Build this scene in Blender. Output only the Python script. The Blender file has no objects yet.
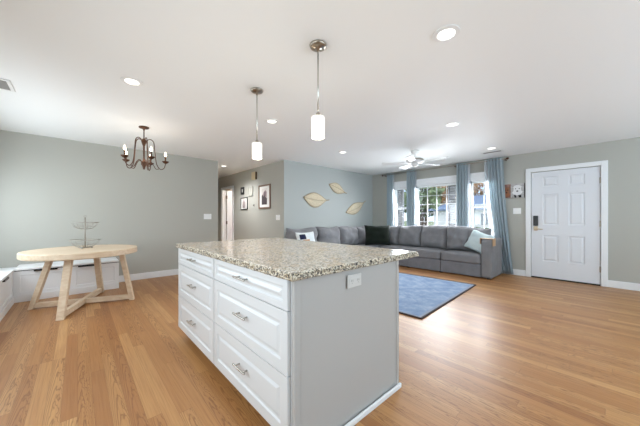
import bpy, bmesh, math, random
from mathutils import Vector, Matrix, noise
random.seed(7)
C = bpy.context.scene.collection
PI = math.pi
CE = 2.44                      # ceiling height

# ------------------------------------------------------------------ camera, world, sun, window daylight, added fill lights, exposure
cam = bpy.data.cameras.new('camera'); cam_o = bpy.data.objects.new('camera', cam); C.objects.link(cam_o)
cam_o.location = (0, 0, 1.16); cam_o.rotation_euler = (PI/2, 0, -0.7399)
cam.sensor_width = 36; cam.lens = 36*265.4/640; cam.shift_y = 4.9/640; cam.clip_start = .05
bpy.context.scene.camera = cam_o

wd = bpy.data.worlds.new('sky'); bpy.context.scene.world = wd; wd.use_nodes = True
nt = wd.node_tree; nt.nodes.clear()
wo = nt.nodes.new('ShaderNodeOutputWorld'); bg = nt.nodes.new('ShaderNodeBackground')
tc = nt.nodes.new('ShaderNodeTexCoord'); nz = nt.nodes.new('ShaderNodeTexNoise'); cr = nt.nodes.new('ShaderNodeValToRGB')
nz.inputs['Scale'].default_value = 4; nz.inputs['Detail'].default_value = 5
cr.color_ramp.elements[0].position = .42; cr.color_ramp.elements[0].color = (.52, .72, 1, 1)
cr.color_ramp.elements[1].position = .6; cr.color_ramp.elements[1].color = (.95, .98, 1, 1)
nt.links.new(tc.outputs['Generated'], nz.inputs['Vector']); nt.links.new(nz.outputs['Fac'], cr.inputs['Fac'])
nt.links.new(cr.outputs['Color'], bg.inputs['Color']); bg.inputs['Strength'].default_value = 1.7
nt.links.new(bg.outputs[0], wo.inputs['Surface'])

def light(name, typ, loc, energy, color=(1, 1, 1), rot=(0, 0, 0), size=None, size_y=None, parent=None, spot=None):
    l = bpy.data.lights.new(name, typ); o = bpy.data.objects.new(name, l); C.objects.link(o)
    l.energy = energy; l.color = color; o.location = loc; o.rotation_euler = rot
    if typ == 'AREA':
        l.shape = 'RECTANGLE'; l.size = size; l.size_y = size_y
    elif typ == 'SUN': l.angle = .02
    elif size: l.shadow_soft_size = size
    if spot: l.spot_size = spot; l.spot_blend = .8
    o.parent = parent
    return o
light('sun', 'SUN', (0, 0, 20), .9, (1, .95, .86), (math.radians(52), 0, math.radians(-75)))
# patio door daylight, plus unseen fill lights added on dining and kitchen sides
DAY = (.80, .91, 1)
UP = math.radians(38)                                        # upward tilt that sends the added kitchen fill onto the ceiling
light('daylight_patio_door', 'AREA', (-1.05, 1.2, 1.15), 43, DAY, (0, -PI/2+.38, 0), 2.0, 2.6).data.spread = 2.5
light('fill_dining_side', 'AREA', (-1.05, 4.55, 1.35), 31, DAY, (0, -PI/2+.12, 0), 1.0, 2.2)  # added fill, evens out the light toward the dining end
light('fill_kitchen_uplight', 'AREA', (3.0, -3.3, 1.45), 265, (.66, .84, 1), (PI/2+UP*1.4, 0, 0), 6.0, 1.5)  # added uplight behind the camera, brightens the ceiling
for y_, w_ in ((1.89, .50), (2.94, 1.0), (3.89, .42)):      # sky light through the three front windows
    light('daylight_front_window', 'AREA', (6.73, y_, 1.42), 56*w_, (.90, .95, 1), (0, PI/2-.42, 0), 1.15, w_).data.spread = 2.5

sc = bpy.context.scene
sc.view_settings.view_transform = 'Standard'; sc.view_settings.look = 'None'
sc.view_settings.gamma = 1; sc.view_settings.use_curve_mapping = False
sc.view_settings.exposure = 0.22

# ------------------------------------------------------------------ materials
def lin(r, g, b):
    f = lambda c: (c/255/12.92 if c/255 <= .04045 else ((c/255+.055)/1.055)**2.4)
    return (f(r), f(g), f(b), 1)
def mat(name, col, rough=.5, metal=0, bump=0, bscale=60, var=0, vscale=8, spec=.5, emit=None, estr=0, coat=0, trans=0, sheen=0):
    m = bpy.data.materials.new(name); m.use_nodes = True
    n = m.node_tree; b = n.nodes['Principled BSDF']
    c = lin(*col)
    b.inputs['Base Color'].default_value = c; b.inputs['Roughness'].default_value = rough
    b.inputs['Metallic'].default_value = metal; b.inputs['Specular IOR Level'].default_value = spec
    b.inputs['Coat Weight'].default_value = coat; b.inputs['Transmission Weight'].default_value = trans
    b.inputs['Sheen Weight'].default_value = sheen*.4
    if emit:
        b.inputs['Emission Color'].default_value = lin(*emit); b.inputs['Emission Strength'].default_value = estr
    if bump or var:
        t = n.nodes.new('ShaderNodeTexCoord'); z = n.nodes.new('ShaderNodeTexNoise')
        z.inputs['Scale'].default_value = bscale; z.inputs['Detail'].default_value = 3
        n.links.new(t.outputs['Object'], z.inputs['Vector'])
        if bump:
            bp = n.nodes.new('ShaderNodeBump'); bp.inputs['Strength'].default_value = bump; bp.inputs['Distance'].default_value = .005
            n.links.new(z.outputs['Fac'], bp.inputs['Height']); n.links.new(bp.outputs[0], b.inputs['Normal'])
        if var:
            z2 = n.nodes.new('ShaderNodeTexNoise'); z2.inputs['Scale'].default_value = vscale; z2.inputs['Detail'].default_value = 4
            n.links.new(t.outputs['Object'], z2.inputs['Vector'])
            r = n.nodes.new('ShaderNodeValToRGB')
            r.color_ramp.elements[0].position = .3; r.color_ramp.elements[1].position = .7
            r.color_ramp.elements[0].color = tuple(x*(1-var) for x in c[:3])+(1,)
            r.color_ramp.elements[1].color = tuple(min(1, x*(1+var)) for x in c[:3])+(1,)
            n.links.new(z2.outputs['Fac'], r.inputs['Fac']); n.links.new(r.outputs[0], b.inputs['Base Color'])
    return m

class NG:                                   # tiny node-graph helper
    def __init__(s, m): s.t = m.node_tree; s.b = s.t.nodes['Principled BSDF']
    def put(s, sock, v):
        if hasattr(v, 'is_output'): s.t.links.new(v, sock)
        else: sock.default_value = v
    def math(s, op, a, b=0.0, c=None):
        n = s.t.nodes.new('ShaderNodeMath'); n.operation = op
        s.put(n.inputs[0], a); s.put(n.inputs[1], b)
        if c is not None: s.put(n.inputs[2], c)
        return n.outputs[0]
    def comb(s, x, y, z):
        n = s.t.nodes.new('ShaderNodeCombineXYZ')
        for i, v in enumerate((x, y, z)): s.put(n.inputs[i], v)
        return n.outputs[0]
    def sep(s, v):
        n = s.t.nodes.new('ShaderNodeSeparateXYZ'); s.put(n.inputs[0], v); return n.outputs
    def pos(s): return s.t.nodes.new('ShaderNodeTexCoord').outputs['Object']
    def white(s, v):
        n = s.t.nodes.new('ShaderNodeTexWhiteNoise'); n.noise_dimensions = '3D'; s.put(n.inputs['Vector'], v); return n.outputs
    def noise(s, v, scale=1, detail=3, rough=.5):
        n = s.t.nodes.new('ShaderNodeTexNoise'); s.put(n.inputs['Vector'], v)
        n.inputs['Scale'].default_value = scale; n.inputs['Detail'].default_value = detail; n.inputs['Roughness'].default_value = rough
        return n.outputs['Fac']
    def voro(s, v, scale, out='Color'):
        n = s.t.nodes.new('ShaderNodeTexVoronoi'); s.put(n.inputs['Vector'], v); n.inputs['Scale'].default_value = scale
        return n.outputs[out]
    def ramp(s, f, stops, const=False):
        n = s.t.nodes.new('ShaderNodeValToRGB'); s.put(n.inputs[0], f); e = n.color_ramp.elements
        if const: n.color_ramp.interpolation = 'CONSTANT'
        while len(e) < len(stops): e.new(.5)
        for k, (p, c) in zip(e, stops): k.position = p; k.color = c
        return n.outputs[0]
    def mix(s, f, a, b, mode='MIX'):
        n = s.t.nodes.new('ShaderNodeMix'); n.data_type = 'RGBA'; n.blend_type = mode
        s.put(n.inputs[0], f); s.put(n.inputs[6], a); s.put(n.inputs[7], b); return n.outputs[2]
    def bump(s, h, strength, dist=.003):
        n = s.t.nodes.new('ShaderNodeBump'); n.inputs['Strength'].default_value = strength; n.inputs['Distance'].default_value = dist
        s.put(n.inputs['Height'], h); s.t.links.new(n.outputs[0], s.b.inputs['Normal'])

def oak_floor():
    m = mat('oak_strip_floor', (200, 150, 100), .34); g = NG(m)
    x, y, z = g.sep(g.pos())
    W, L = .074, 1.5
    u = g.math('DIVIDE', x, W); i = g.math('FLOOR', u); fx = g.math('SUBTRACT', u, i)
    off = g.white(g.comb(i, 3.1, 7.7))[0]
    v = g.math('ADD', g.math('DIVIDE', y, L), g.math('MULTIPLY', off, 5.0)); j = g.math('FLOOR', v); fy = g.math('SUBTRACT', v, j)
    rr = g.white(g.comb(i, j, 1.3)); r1 = rr[0]; r2, r3, r4 = g.sep(rr[1])
    tone = g.ramp(r1, [(0, lin(160, 107, 60)), (.2, lin(173, 121, 70)), (.5, lin(181, 130, 78)), (.8, lin(190, 141, 88)), (1, lin(201, 154, 101))])
    # broad streaks and straight fine grain
    str_ = g.noise(g.comb(g.math('MULTIPLY', x, 14), g.math('MULTIPLY', y, .9), g.math('MULTIPLY', r2, 40)), 1, 3, .5)
    tone = g.mix(g.math('MULTIPLY', g.math('MAXIMUM', g.math('SUBTRACT', str_, .45), 0.0), 1.6), tone, lin(168, 112, 66))
    fine = g.noise(g.comb(g.math('MULTIPLY', x, 130), g.math('MULTIPLY', y, 3.0), g.math('MULTIPLY', r2, 40)), 1, 4, .6)
    tone = g.mix(g.math('MULTIPLY', g.math('MAXIMUM', g.math('SUBTRACT', fine, .44), 0.0), 1.7), tone, lin(140, 90, 50))
    # cathedral growth rings: nested, wandering parabolas along a board
    wob = g.noise(g.comb(g.math('MULTIPLY', x, 22), g.math('MULTIPLY', y, 3.4), g.math('MULTIPLY', r2, 9)), 1, 3, .6)
    xl = g.math('SUBTRACT', g.math('ADD', g.math('ADD', fx, g.math('MULTIPLY', r3, .6)), g.math('MULTIPLY', wob, .6)), 1.1)
    arch = g.math('ADD', g.math('ADD', g.math('MULTIPLY', g.math('MULTIPLY', xl, xl), 1.9), g.math('MULTIPLY', y, .8)), g.math('MULTIPLY', wob, .75))
    ring = g.math('POWER', g.math('ADD', g.math('MULTIPLY', g.math('SINE', g.math('MULTIPLY', arch, 36)), .5), .5), 5.0)
    msk = g.math('GREATER_THAN', r4, .55)
    tone = g.mix(g.math('MULTIPLY', g.math('MULTIPLY', ring, msk), .66), tone, lin(118, 72, 36))
    gap = g.math('MAXIMUM', g.math('GREATER_THAN', g.math('ABSOLUTE', g.math('SUBTRACT', fx, .5)), .486), g.math('GREATER_THAN', g.math('ABSOLUTE', g.math('SUBTRACT', fy, .5)), .4988))
    col = g.mix(g.math('MULTIPLY', gap, .4), tone, lin(110, 68, 36))
    g.put(g.b.inputs['Base Color'], col)
    g.put(g.b.inputs['Roughness'], g.math('ADD', .34, g.math('MULTIPLY', fine, .14)))
    g.b.inputs['Coat Weight'].default_value = .12; g.b.inputs['Coat Roughness'].default_value = .3
    g.bump(g.math('SUBTRACT', fine, gap), .12, .002)
    return m
def granite():
    m = mat('speckled_granite', (205, 195, 178), .2); g = NG(m); p = g.pos()
    big = g.noise(p, 9, 3); v1 = g.sep(g.voro(p, 82))[0]; v2 = g.sep(g.voro(p, 130))[1]; v3 = g.sep(g.voro(p, 180))[2]
    c = g.ramp(v1, [(0, lin(222, 212, 196)), (.3, lin(206, 195, 178)), (.56, lin(190, 174, 152)), (.7, lin(214, 206, 192)), (.9, lin(168, 160, 150))], True)
    c = g.mix(g.math('MULTIPLY', g.math('GREATER_THAN', v2, .84), .75), c, lin(128, 112, 98))
    c = g.mix(g.math('MULTIPLY', g.math('GREATER_THAN', v3, .92), .8), c, lin(80, 72, 66))
    c = g.mix(g.math('MULTIPLY', g.math('GREATER_THAN', big, .58), .35), c, lin(196, 168, 132))
    g.put(g.b.inputs['Base Color'], c); g.b.inputs['Coat Weight'].default_value = .25; g.b.inputs['Coat Roughness'].default_value = .1
    return m
def granite_edge():
    m = mat('rough_granite_edge', (150, 140, 120), .5); g = NG(m); p = g.pos()
    v1 = g.sep(g.voro(p, 125))[0]; v2 = g.sep(g.voro(p, 200))[1]
    c = g.ramp(v1, [(0, lin(214, 204, 184)), (.24, lin(140, 128, 110)), (.44, lin(190, 176, 150)), (.6, lin(96, 87, 76)), (.74, lin(200, 192, 176)), (.9, lin(62, 56, 51))], True)
    c = g.mix(g.math('MULTIPLY', g.math('GREATER_THAN', v2, .86), .7), c, lin(62, 56, 50))
    g.put(g.b.inputs['Base Color'], c)
    g.bump(g.noise(p, 60, 3), .6, .006)
    return m
def light_oak(name, a, b):
    m = mat(name, a, .45); g = NG(m); x, y, z = g.sep(g.pos())
    n1 = g.noise(g.comb(g.math('MULTIPLY', x, 3), g.math('MULTIPLY', y, 40), g.math('MULTIPLY', z, 40)), 1, 4)
    g.put(g.b.inputs['Base Color'], g.ramp(n1, [(.3, lin(*b)), (.65, lin(*a))]))
    return m
def fabric(name, col, w=.14, bscale=420):
    m = mat(name, col, .92, spec=.15, sheen=.25); g = NG(m); p = g.pos()
    n1 = g.noise(p, bscale, 2); n2 = g.noise(p, 7, 3)
    c = lin(*col); d = tuple(k*(1-2*w) for k in c[:3])+(1,); e = tuple(min(1, k*(1+2*w)) for k in c[:3])+(1,)
    f = g.math('ADD', g.math('MULTIPLY', n1, .65), g.math('MULTIPLY', n2, .35))
    g.put(g.b.inputs['Base Color'], g.ramp(f, [(.3, d), (.7, e)])); g.bump(n1, .25, .002)
    return m
def rug_mat():
    m = mat('blue_woven_rug', (120, 150, 196), .95, spec=.1); g = NG(m); p = g.pos(); x, y, z = g.sep(p)
    n1 = g.noise(p, 5, 5, .7); n2 = g.noise(p, 160, 2)
    c = g.ramp(n1, [(.3, lin(124, 146, 178)), (.5, lin(146, 165, 192)), (.68, lin(176, 189, 206))])
    # faded lattice of thin pale lines
    a = g.math('ABSOLUTE', g.math('SUBTRACT', g.math('FRACT', g.math('MULTIPLY', g.math('ADD', x, y), 1.4)), .5))
    b = g.math('ABSOLUTE', g.math('SUBTRACT', g.math('FRACT', g.math('MULTIPLY', g.math('SUBTRACT', x, y), 1.4)), .5))
    l = g.math('MULTIPLY', g.math('LESS_THAN', g.math('MINIMUM', a, b), .022), g.math('GREATER_THAN', n1, .44))
    c = g.mix(g.math('MULTIPLY', l, .25), c, lin(190, 200, 214))
    c = g.mix(g.math('MULTIPLY', g.math('SUBTRACT', n2, .4), .5), c, lin(84, 112, 158))
    g.put(g.b.inputs['Base Color'], c); g.bump(n2, .4, .003)
    return m
def wall_paint(name, col): return mat(name, col, .6, bump=.05, bscale=180, spec=.25)
def glass(name='window_glass'):
    m = bpy.data.materials.new(name); m.use_nodes = True; n = m.node_tree; n.nodes.clear()
    o = n.nodes.new('ShaderNodeOutputMaterial'); t = n.nodes.new('ShaderNodeBsdfTransparent'); gl = n.nodes.new('ShaderNodeBsdfGlossy')
    gl.inputs['Roughness'].default_value = .02; mx = n.nodes.new('ShaderNodeMixShader'); mx.inputs[0].default_value = .05
    t.inputs[0].default_value = (.97, .97, .97, 1)
    n.links.new(t.outputs[0], mx.inputs[1]); n.links.new(gl.outputs[0], mx.inputs[2]); n.links.new(mx.outputs[0], o.inputs[0])
    return m
def cloth_through(name, col, tr, clear):
    m = bpy.data.materials.new(name); m.use_nodes = True; n = m.node_tree; n.nodes.clear()
    o = n.nodes.new('ShaderNodeOutputMaterial'); d = n.nodes.new('ShaderNodeBsdfDiffuse'); t = n.nodes.new('ShaderNodeBsdfTranslucent')
    p = n.nodes.new('ShaderNodeBsdfTransparent'); m1 = n.nodes.new('ShaderNodeMixShader'); m2 = n.nodes.new('ShaderNodeMixShader')
    d.inputs[0].default_value = lin(*col); t.inputs[0].default_value = lin(*col)
    m1.inputs[0].default_value = tr; m2.inputs[0].default_value = clear
    n.links.new(d.outputs[0], m1.inputs[1]); n.links.new(t.outputs[0], m1.inputs[2])
    n.links.new(m1.outputs[0], m2.inputs[1]); n.links.new(p.outputs[0], m2.inputs[2]); n.links.new(m2.outputs[0], o.inputs[0])
    return m

M = dict(
    floor=oak_floor(), granite=granite(), granite_edge=granite_edge(), rug=rug_mat(), glass=glass(),
    wall=wall_paint('warm_grey_paint', (179, 178, 170)), wall_blue=wall_paint('pale_blue_grey_paint', (176, 180, 177)),
    ceil=wall_paint('white_ceiling_paint', (247, 248, 247)), trim=mat('white_gloss_trim', (238, 239, 240), .35),
    cab=mat('white_lacquer_cabinet', (212, 214, 215), .32), endpanel=mat('shade_toned_end_panel', (180, 178, 175), .4),  # end panel: white paint toned darker, shade of that side in the colour
    door=mat('white_door_paint', (226, 228, 232), .4), bench=mat('white_bench_paint', (240, 241, 242), .4), nickel=mat('brushed_nickel', (190, 187, 180), .25, 1),
    dnickel=mat('aged_nickel', (160, 152, 140), .3, 1), chrome=mat('steel_wire', (168, 164, 156), .3, .9),
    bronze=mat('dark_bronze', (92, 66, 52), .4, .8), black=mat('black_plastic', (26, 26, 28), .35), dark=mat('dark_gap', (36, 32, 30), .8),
    table=light_oak('pale_oak', (226, 207, 182), (212, 187, 156)), sofa=fabric('grey_tweed', (130, 129, 131)), sofa_d=fabric('grey_tweed_base', (126, 126, 131)),
    green=fabric('dark_green_plush', (24, 31, 24), .3, 120), ltblue=fabric('pale_aqua_cotton', (204, 219, 220), .06), white_f=fabric('white_cotton', (226, 230, 230), .05),
    navy=fabric('navy_cotton', (34, 38, 66)), tanf=fabric('tan_cotton', (190, 140, 96)), curtain=cloth_through('dusty_blue_linen', (178, 191, 197), .3, 0),
    sheer=cloth_through('white_sheer', (226, 230, 234), .4, .45), plate=mat('white_plastic', (240, 240, 238), .3), cream=mat('cream_plastic', (216, 198, 160), .4),
    shade=mat('frosted_opal_glass', (250, 246, 238), .3, emit=(255, 244, 226), estr=.40), bulb=mat('lit_flame_bulb', (255, 240, 220), .2, emit=(255, 226, 190), estr=9),
    lens=mat('lit_downlight_lens', (255, 255, 255), .4, emit=(255, 250, 240), estr=2.2), fan=mat('white_fan_enamel', (240, 240, 238), .35),
    rattan=mat('woven_rattan', (214, 200, 172), .8, bump=.5, bscale=140, var=.25, vscale=70), rattan_d=mat('dark_rattan_rim', (178, 160, 130), .7),
    frame_wood=mat('walnut_frame', (126, 98, 80), .45), mat_white=mat('picture_mount', (240, 238, 234), .7), paper=mat('print_paper', (226, 220, 216), .8),
    ink=mat('print_dark', (84, 74, 76), .8), ink2=mat('print_mauve', (170, 150, 152), .8), dogbrown=mat('print_brown', (150, 98, 70), .8), dogbackl=mat('print_russet', (138, 104, 92), .8, var=.45, vscale=22), dogbackr=mat('print_grey', (176, 174, 172), .8, var=.35, vscale=28), dogwhite=mat('print_white', (226, 226, 226), .8),
    dogink=mat('print_black', (40, 38, 40), .8), canvas=mat('canvas_print', (188, 186, 182), .85, var=.2, vscale=40), outplate=mat('grey_white_plastic', (206, 204, 200), .4), grille=mat('vent_grey', (150, 148, 144), .5),
    binding=mat('dark_rug_binding', (70, 58, 58), .9), rugrim=mat('grey_rug_border', (150, 160, 178), .95), traywood=mat('acacia_tray', (196, 156, 114), .45, var=.15, vscale=30),
    grass=mat('grass', (136, 146, 108), .9, var=.3, vscale=.8), road=mat('asphalt', (150, 150, 152), .9), siding=mat('white_siding', (232, 232, 234), .7),
    roof=mat('slate_blue_shingles', (112, 130, 156), .8, var=.15, vscale=3), hglass=mat('dark_house_glass', (66, 78, 92), .1), shutter=mat('grey_louvre', (158, 160, 164), .6),
    leafg=mat('green_foliage', (142, 160, 118), .8, var=.4, vscale=2), leafo=mat('autumn_foliage', (178, 138, 92), .8, var=.35, vscale=2), leafd=mat('hedge_foliage', (80, 108, 62), .8, var=.4, vscale=4),
    bark=mat('bark', (92, 76, 66), .9), warmroom=wall_paint('warm_room_paint', (222, 206, 190)), hinge=mat('dark_hinge', (96, 80, 66), .4, .7), brass=mat('satin_brass', (196, 176, 150), .3, .9))

# ------------------------------------------------------------------ mesh helpers
def link(name, bm, m, parent=None, smooth=False, bev=0, seg=2, loc=None, rotz=0, mats=None):
    bmesh.ops.recalc_face_normals(bm, faces=bm.faces)
    me = bpy.data.meshes.new(name); bm.to_mesh(me); bm.free()
    o = bpy.data.objects.new(name, me); C.objects.link(o)
    for k in (mats or [m]): me.materials.append(M[k] if isinstance(k, str) else k)
    if smooth:
        for p in me.polygons: p.use_smooth = True
    if bev:
        b = o.modifiers.new('bevel', 'BEVEL'); b.width = bev; b.segments = seg; b.limit_method = 'ANGLE'; b.angle_limit = .6
    if parent: o.parent = parent
    if loc is not None: o.location = loc
    if rotz: o.rotation_euler.z = rotz
    return o
def tag(o, label, cat, group=None, kind=None):
    o['label'] = label; o['category'] = cat
    if group: o['group'] = group
    if kind: o['kind'] = kind
    return o
def thing(name, label, cat, loc=(0, 0, 0), rotz=0, group=None):
    o = bpy.data.objects.new(name, None); C.objects.link(o); o.empty_display_size = .1
    o.location = loc; o.rotation_euler.z = rotz
    return tag(o, label, cat, group)
def struct(name, bm, m, **k):
    o = link(name, bm, m, **k)
    if not k.get('parent'): o['kind'] = 'structure'
    return o
def B(): return bmesh.new()
def box(bm, x0, x1, y0, y1, z0, z1):
    v = [bm.verts.new((x, y, z)) for x in (x0, x1) for y in (y0, y1) for z in (z0, z1)]
    for f in ((0, 1, 3, 2), (4, 6, 7, 5), (0, 4, 5, 1), (2, 3, 7, 6), (0, 2, 6, 4), (1, 5, 7, 3)): bm.faces.new([v[i] for i in f])
    return bm
def bx(*a): return box(B(), *a)
def beam(bm, p, q, w, h, up=(0, 0, 1)):       # rectangular bar from p to q
    p, q = Vector(p), Vector(q); d = (q-p).normalized(); s = d.cross(Vector(up)).normalized(); u = s.cross(d)
    vs = [[bm.verts.new(e + s*a*w/2 + u*b*h/2) for a, b in ((-1, -1), (1, -1), (1, 1), (-1, 1))] for e in (p, q)]
    for i in range(4): bm.faces.new((vs[0][i], vs[0][(i+1) % 4], vs[1][(i+1) % 4], vs[1][i]))
    bm.faces.new(vs[0][::-1]); bm.faces.new(vs[1])
def tube(bm, pts, r, n=8, closed=False):
    pts = [Vector(p) for p in pts]; rings = []; N = len(pts); ref = None
    rr = r if isinstance(r, (list, tuple)) else [r]*N
    for i, p in enumerate(pts):
        a = pts[(i-1) % N] if closed or i > 0 else p; b = pts[(i+1) % N] if closed or i < N-1 else p
        d = (b-a).normalized()
        if ref is None: ref = Vector((0, 0, 1)) if abs(d.z) < .9 else Vector((1, 0, 0))
        s = d.cross(ref).normalized(); u = s.cross(d).normalized(); ref = u
        rings.append([bm.verts.new(p + (s*math.cos(t)+u*math.sin(t))*rr[i]) for t in [2*PI*k/n for k in range(n)]])
    for i in range(N if closed else N-1):
        A, Bq = rings[i], rings[(i+1) % N]
        for k in range(n): bm.faces.new((A[k], A[(k+1) % n], Bq[(k+1) % n], Bq[k]))
    if not closed: bm.faces.new(rings[0][::-1]); bm.faces.new(rings[-1])
    return bm
def spline(pts, n=8):
    P = [Vector(p) for p in pts]; P = [P[0]*2-P[1]] + P + [P[-1]*2-P[-2]]; out = []
    for i in range(1, len(P)-2):
        for k in range(n):
            t = k/n; a, b, c, d = P[i-1:i+3]
            out.append(.5*((2*b) + (c-a)*t + (2*a-5*b+4*c-d)*t*t + (3*b-a-3*c+d)*t**3))
    return out + [P[-2]]
def lathe(bm, prof, n=24, c=(0, 0)):
    rings = []
    for r, z in prof:
        rings.append([bm.verts.new((c[0]+max(r, 1e-4)*math.cos(2*PI*k/n), c[1]+max(r, 1e-4)*math.sin(2*PI*k/n), z)) for k in range(n)])
    for A, Bq in zip(rings, rings[1:]):
        for k in range(n): bm.faces.new((A[k], A[(k+1) % n], Bq[(k+1) % n], Bq[k]))
    bm.faces.new(rings[0]); bm.faces.new(rings[-1])
    return bm
def panel_slab(w, h, t, panels=(), prof=((0, 0), (.006, .007), (.016, .007), (.03, .001)), m=None):
    """board 0..w x 0..h, front at y=0 facing -y, thickness t; panels get concentric steps (inset, depth)"""
    bm = B(); xs = sorted({0, w, *[p[0] for p in panels], *[p[1] for p in panels]}); zs = sorted({0, h, *[p[2] for p in panels], *[p[3] for p in panels]})
    V = {}
    def v(x, y, z):
        k = (round(x, 5), round(y, 5), round(z, 5))
        if k not in V: V[k] = bm.verts.new((x, y, z))
        return V[k]
    for i in range(len(xs)-1):
        for j in range(len(zs)-1):
            a, b, c, d = xs[i], xs[i+1], zs[j], zs[j+1]
            if any(p[0] <= a+1e-6 and b <= p[1]+1e-6 and p[2] <= c+1e-6 and d <= p[3]+1e-6 for p in panels): continue
            bm.faces.new((v(a, 0, c), v(b, 0, c), v(b, 0, d), v(a, 0, d)))
    for p in panels:
        # split the panel's rim at grid lines so the mesh stays closed
        prev = [v(p[0], 0, p[2]), v(p[1], 0, p[2]), v(p[1], 0, p[3]), v(p[0], 0, p[3])]
        for ins, dep in prof[1:]:
            cur = [bm.verts.new((x, dep, z)) for x, z in ((p[0]+ins, p[2]+ins), (p[1]-ins, p[2]+ins), (p[1]-ins, p[3]-ins), (p[0]+ins, p[3]-ins))]
            for k in range(4): bm.faces.new((prev[k], prev[(k+1) % 4], cur[(k+1) % 4], cur[k]))
            prev = cur
        bm.faces.new(prev)
    bk = [bm.verts.new(q) for q in ((0, t, 0), (w, t, 0), (w, t, h), (0, t, h))]
    bm.faces.new(bk[::-1])
    fr = [v(0, 0, 0), v(w, 0, 0), v(w, 0, h), v(0, 0, h)]
    for k in range(4): bm.faces.new((fr[k], bk[k], bk[(k+1) % 4], fr[(k+1) % 4]))
    return bm
def soft_box(sx, sy, sz, r=.05, crown=0, cuts=9, wob=.0, seed=0):
    bm = B(); bmesh.ops.create_cube(bm, size=2); bmesh.ops.subdivide_edges(bm, edges=bm.edges[:], cuts=cuts, use_grid_fill=True)
    h = Vector((sx/2, sy/2, sz/2))
    for q in bm.verts:
        a = [math.copysign(abs(k)**.8, k) for k in q.co]
        p = Vector((a[0]*h.x, a[1]*h.y, a[2]*h.z)); i = Vector([max(-(h[k]-r), min(h[k]-r, p[k])) for k in range(3)])
        d = p-i
        if d.length > 1e-6: p = i + d.normalized()*min(r, d.length if d.length < r else r)
        if q.co.z > 0: p.z += crown*(1-a[0]**2)*(1-a[1]**2)*q.co.z
        if wob: p += noise.noise_vector(Vector((p.x*5+seed, p.y*5, p.z*5)))*wob
        q.co = p + Vector((0, 0, sz/2))
    return bm
def pillow(w, h, t, n=18, wob=.012, seed=0, pinch=.07):
    """standing pillow: width along x, height along z (base at 0), thickness along y"""
    bm = B(); G = {}
    for s in (-1, 1):
        for i in range(n+1):
            for j in range(n+1):
                a, b = -1+2*i/n, -1+2*j/n
                edge = i in (0, n) or j in (0, n)
                if edge and s == 1: G[s, i, j] = G[-1, i, j]; continue
                T = t/2*max(0, (1-abs(a)**3.2)*(1-abs(b)**3.2))**.5
                x = a*w/2*(1-pinch*(1-b*b)*abs(a)); z = b*h/2*(1-pinch*(1-a*a)*abs(b))
                k = noise.noise_vector(Vector((a*2.2+seed, b*2.2, s*3.0)))*wob*(0 if edge else 1)
                G[s, i, j] = bm.verts.new((x+k.x, s*T+k.y, z+h/2+k.z))
    for s in (-1, 1):
        for i in range(n):
            for j in range(n):
                f = [G[s, i, j], G[s, i+1, j], G[s, i+1, j+1], G[s, i, j+1]]
                bm.faces.new(f if s < 0 else f[::-1])
    return bm
def dup(root, loc, rotz=None, label=None, group=None):
    r = root.copy(); C.objects.link(r); r.location = loc
    if rotz is not None: r.rotation_euler.z = rotz
    if label: r['label'] = label
    if group: r['group'] = group
    for ch in list(root.children):
        c = ch.copy(); C.objects.link(c); c.parent = r
        for g in ch.children:
            d = g.copy(); C.objects.link(d); d.parent = c
    return r

# ------------------------------------------------------------------ the room shell
XF, YD, YL, XH, XD = 6.578, 5.98, 4.852, 3.358, 2.34     # entry wall, dining wall, leaf wall, hall wall, end of the dining wall
XW, YB, YE = -1.15, -3.5, 9.0                             # dining-side wall, kitchen wall, end of hall
struct('floor', bx(XW-.2, XF+.15, YB-.2, YE+.2, -.06, 0), 'floor')
struct('ceiling', bx(XW-.2, XF+.15, YB-.2, YE+.2, CE, CE+.12), 'ceil')
OPEN = [(1.62, 2.16), (2.42, 3.46), (3.66, 4.12)]; Z0, Z1 = .80, 1.99    # window openings in the entry wall
bm = B(); T = .15
box(bm, XF, XF+T, YB-.2, .112, 0, CE); box(bm, XF, XF+T, .112, 1.056, 2.05, CE); box(bm, XF, XF+T, 1.056, OPEN[0][0], 0, CE)
for (a, b), nx in zip(OPEN, [OPEN[1][0], OPEN[2][0], YL+.12]):
    box(bm, XF, XF+T, a, b, 0, Z0); box(bm, XF, XF+T, a, b, Z1, CE); box(bm, XF, XF+T, b, nx, 0, CE)
box(bm, XF, XF+T, YL+.12, YE+.2, 0, CE)
struct('wall_entry', bm, 'wall')
struct('wall_dining', bx(XW-.15, XD, YD, YD+.12, 0, CE), 'wall')
struct('wall_leaf', bx(XH, XF, YL, YL+.12, 0, CE), 'wall_blue')
HD0, HD1, HZ = 7.47, 8.23, 2.03
bm = B()
box(bm, XH, XH+.12, YL+.12, HD0, 0, CE); box(bm, XH, XH+.12, HD0, HD1, HZ, CE); box(bm, XH, XH+.12, HD1, YE, 0, CE)
struct('wall_hall', bm, 'wall')
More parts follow.
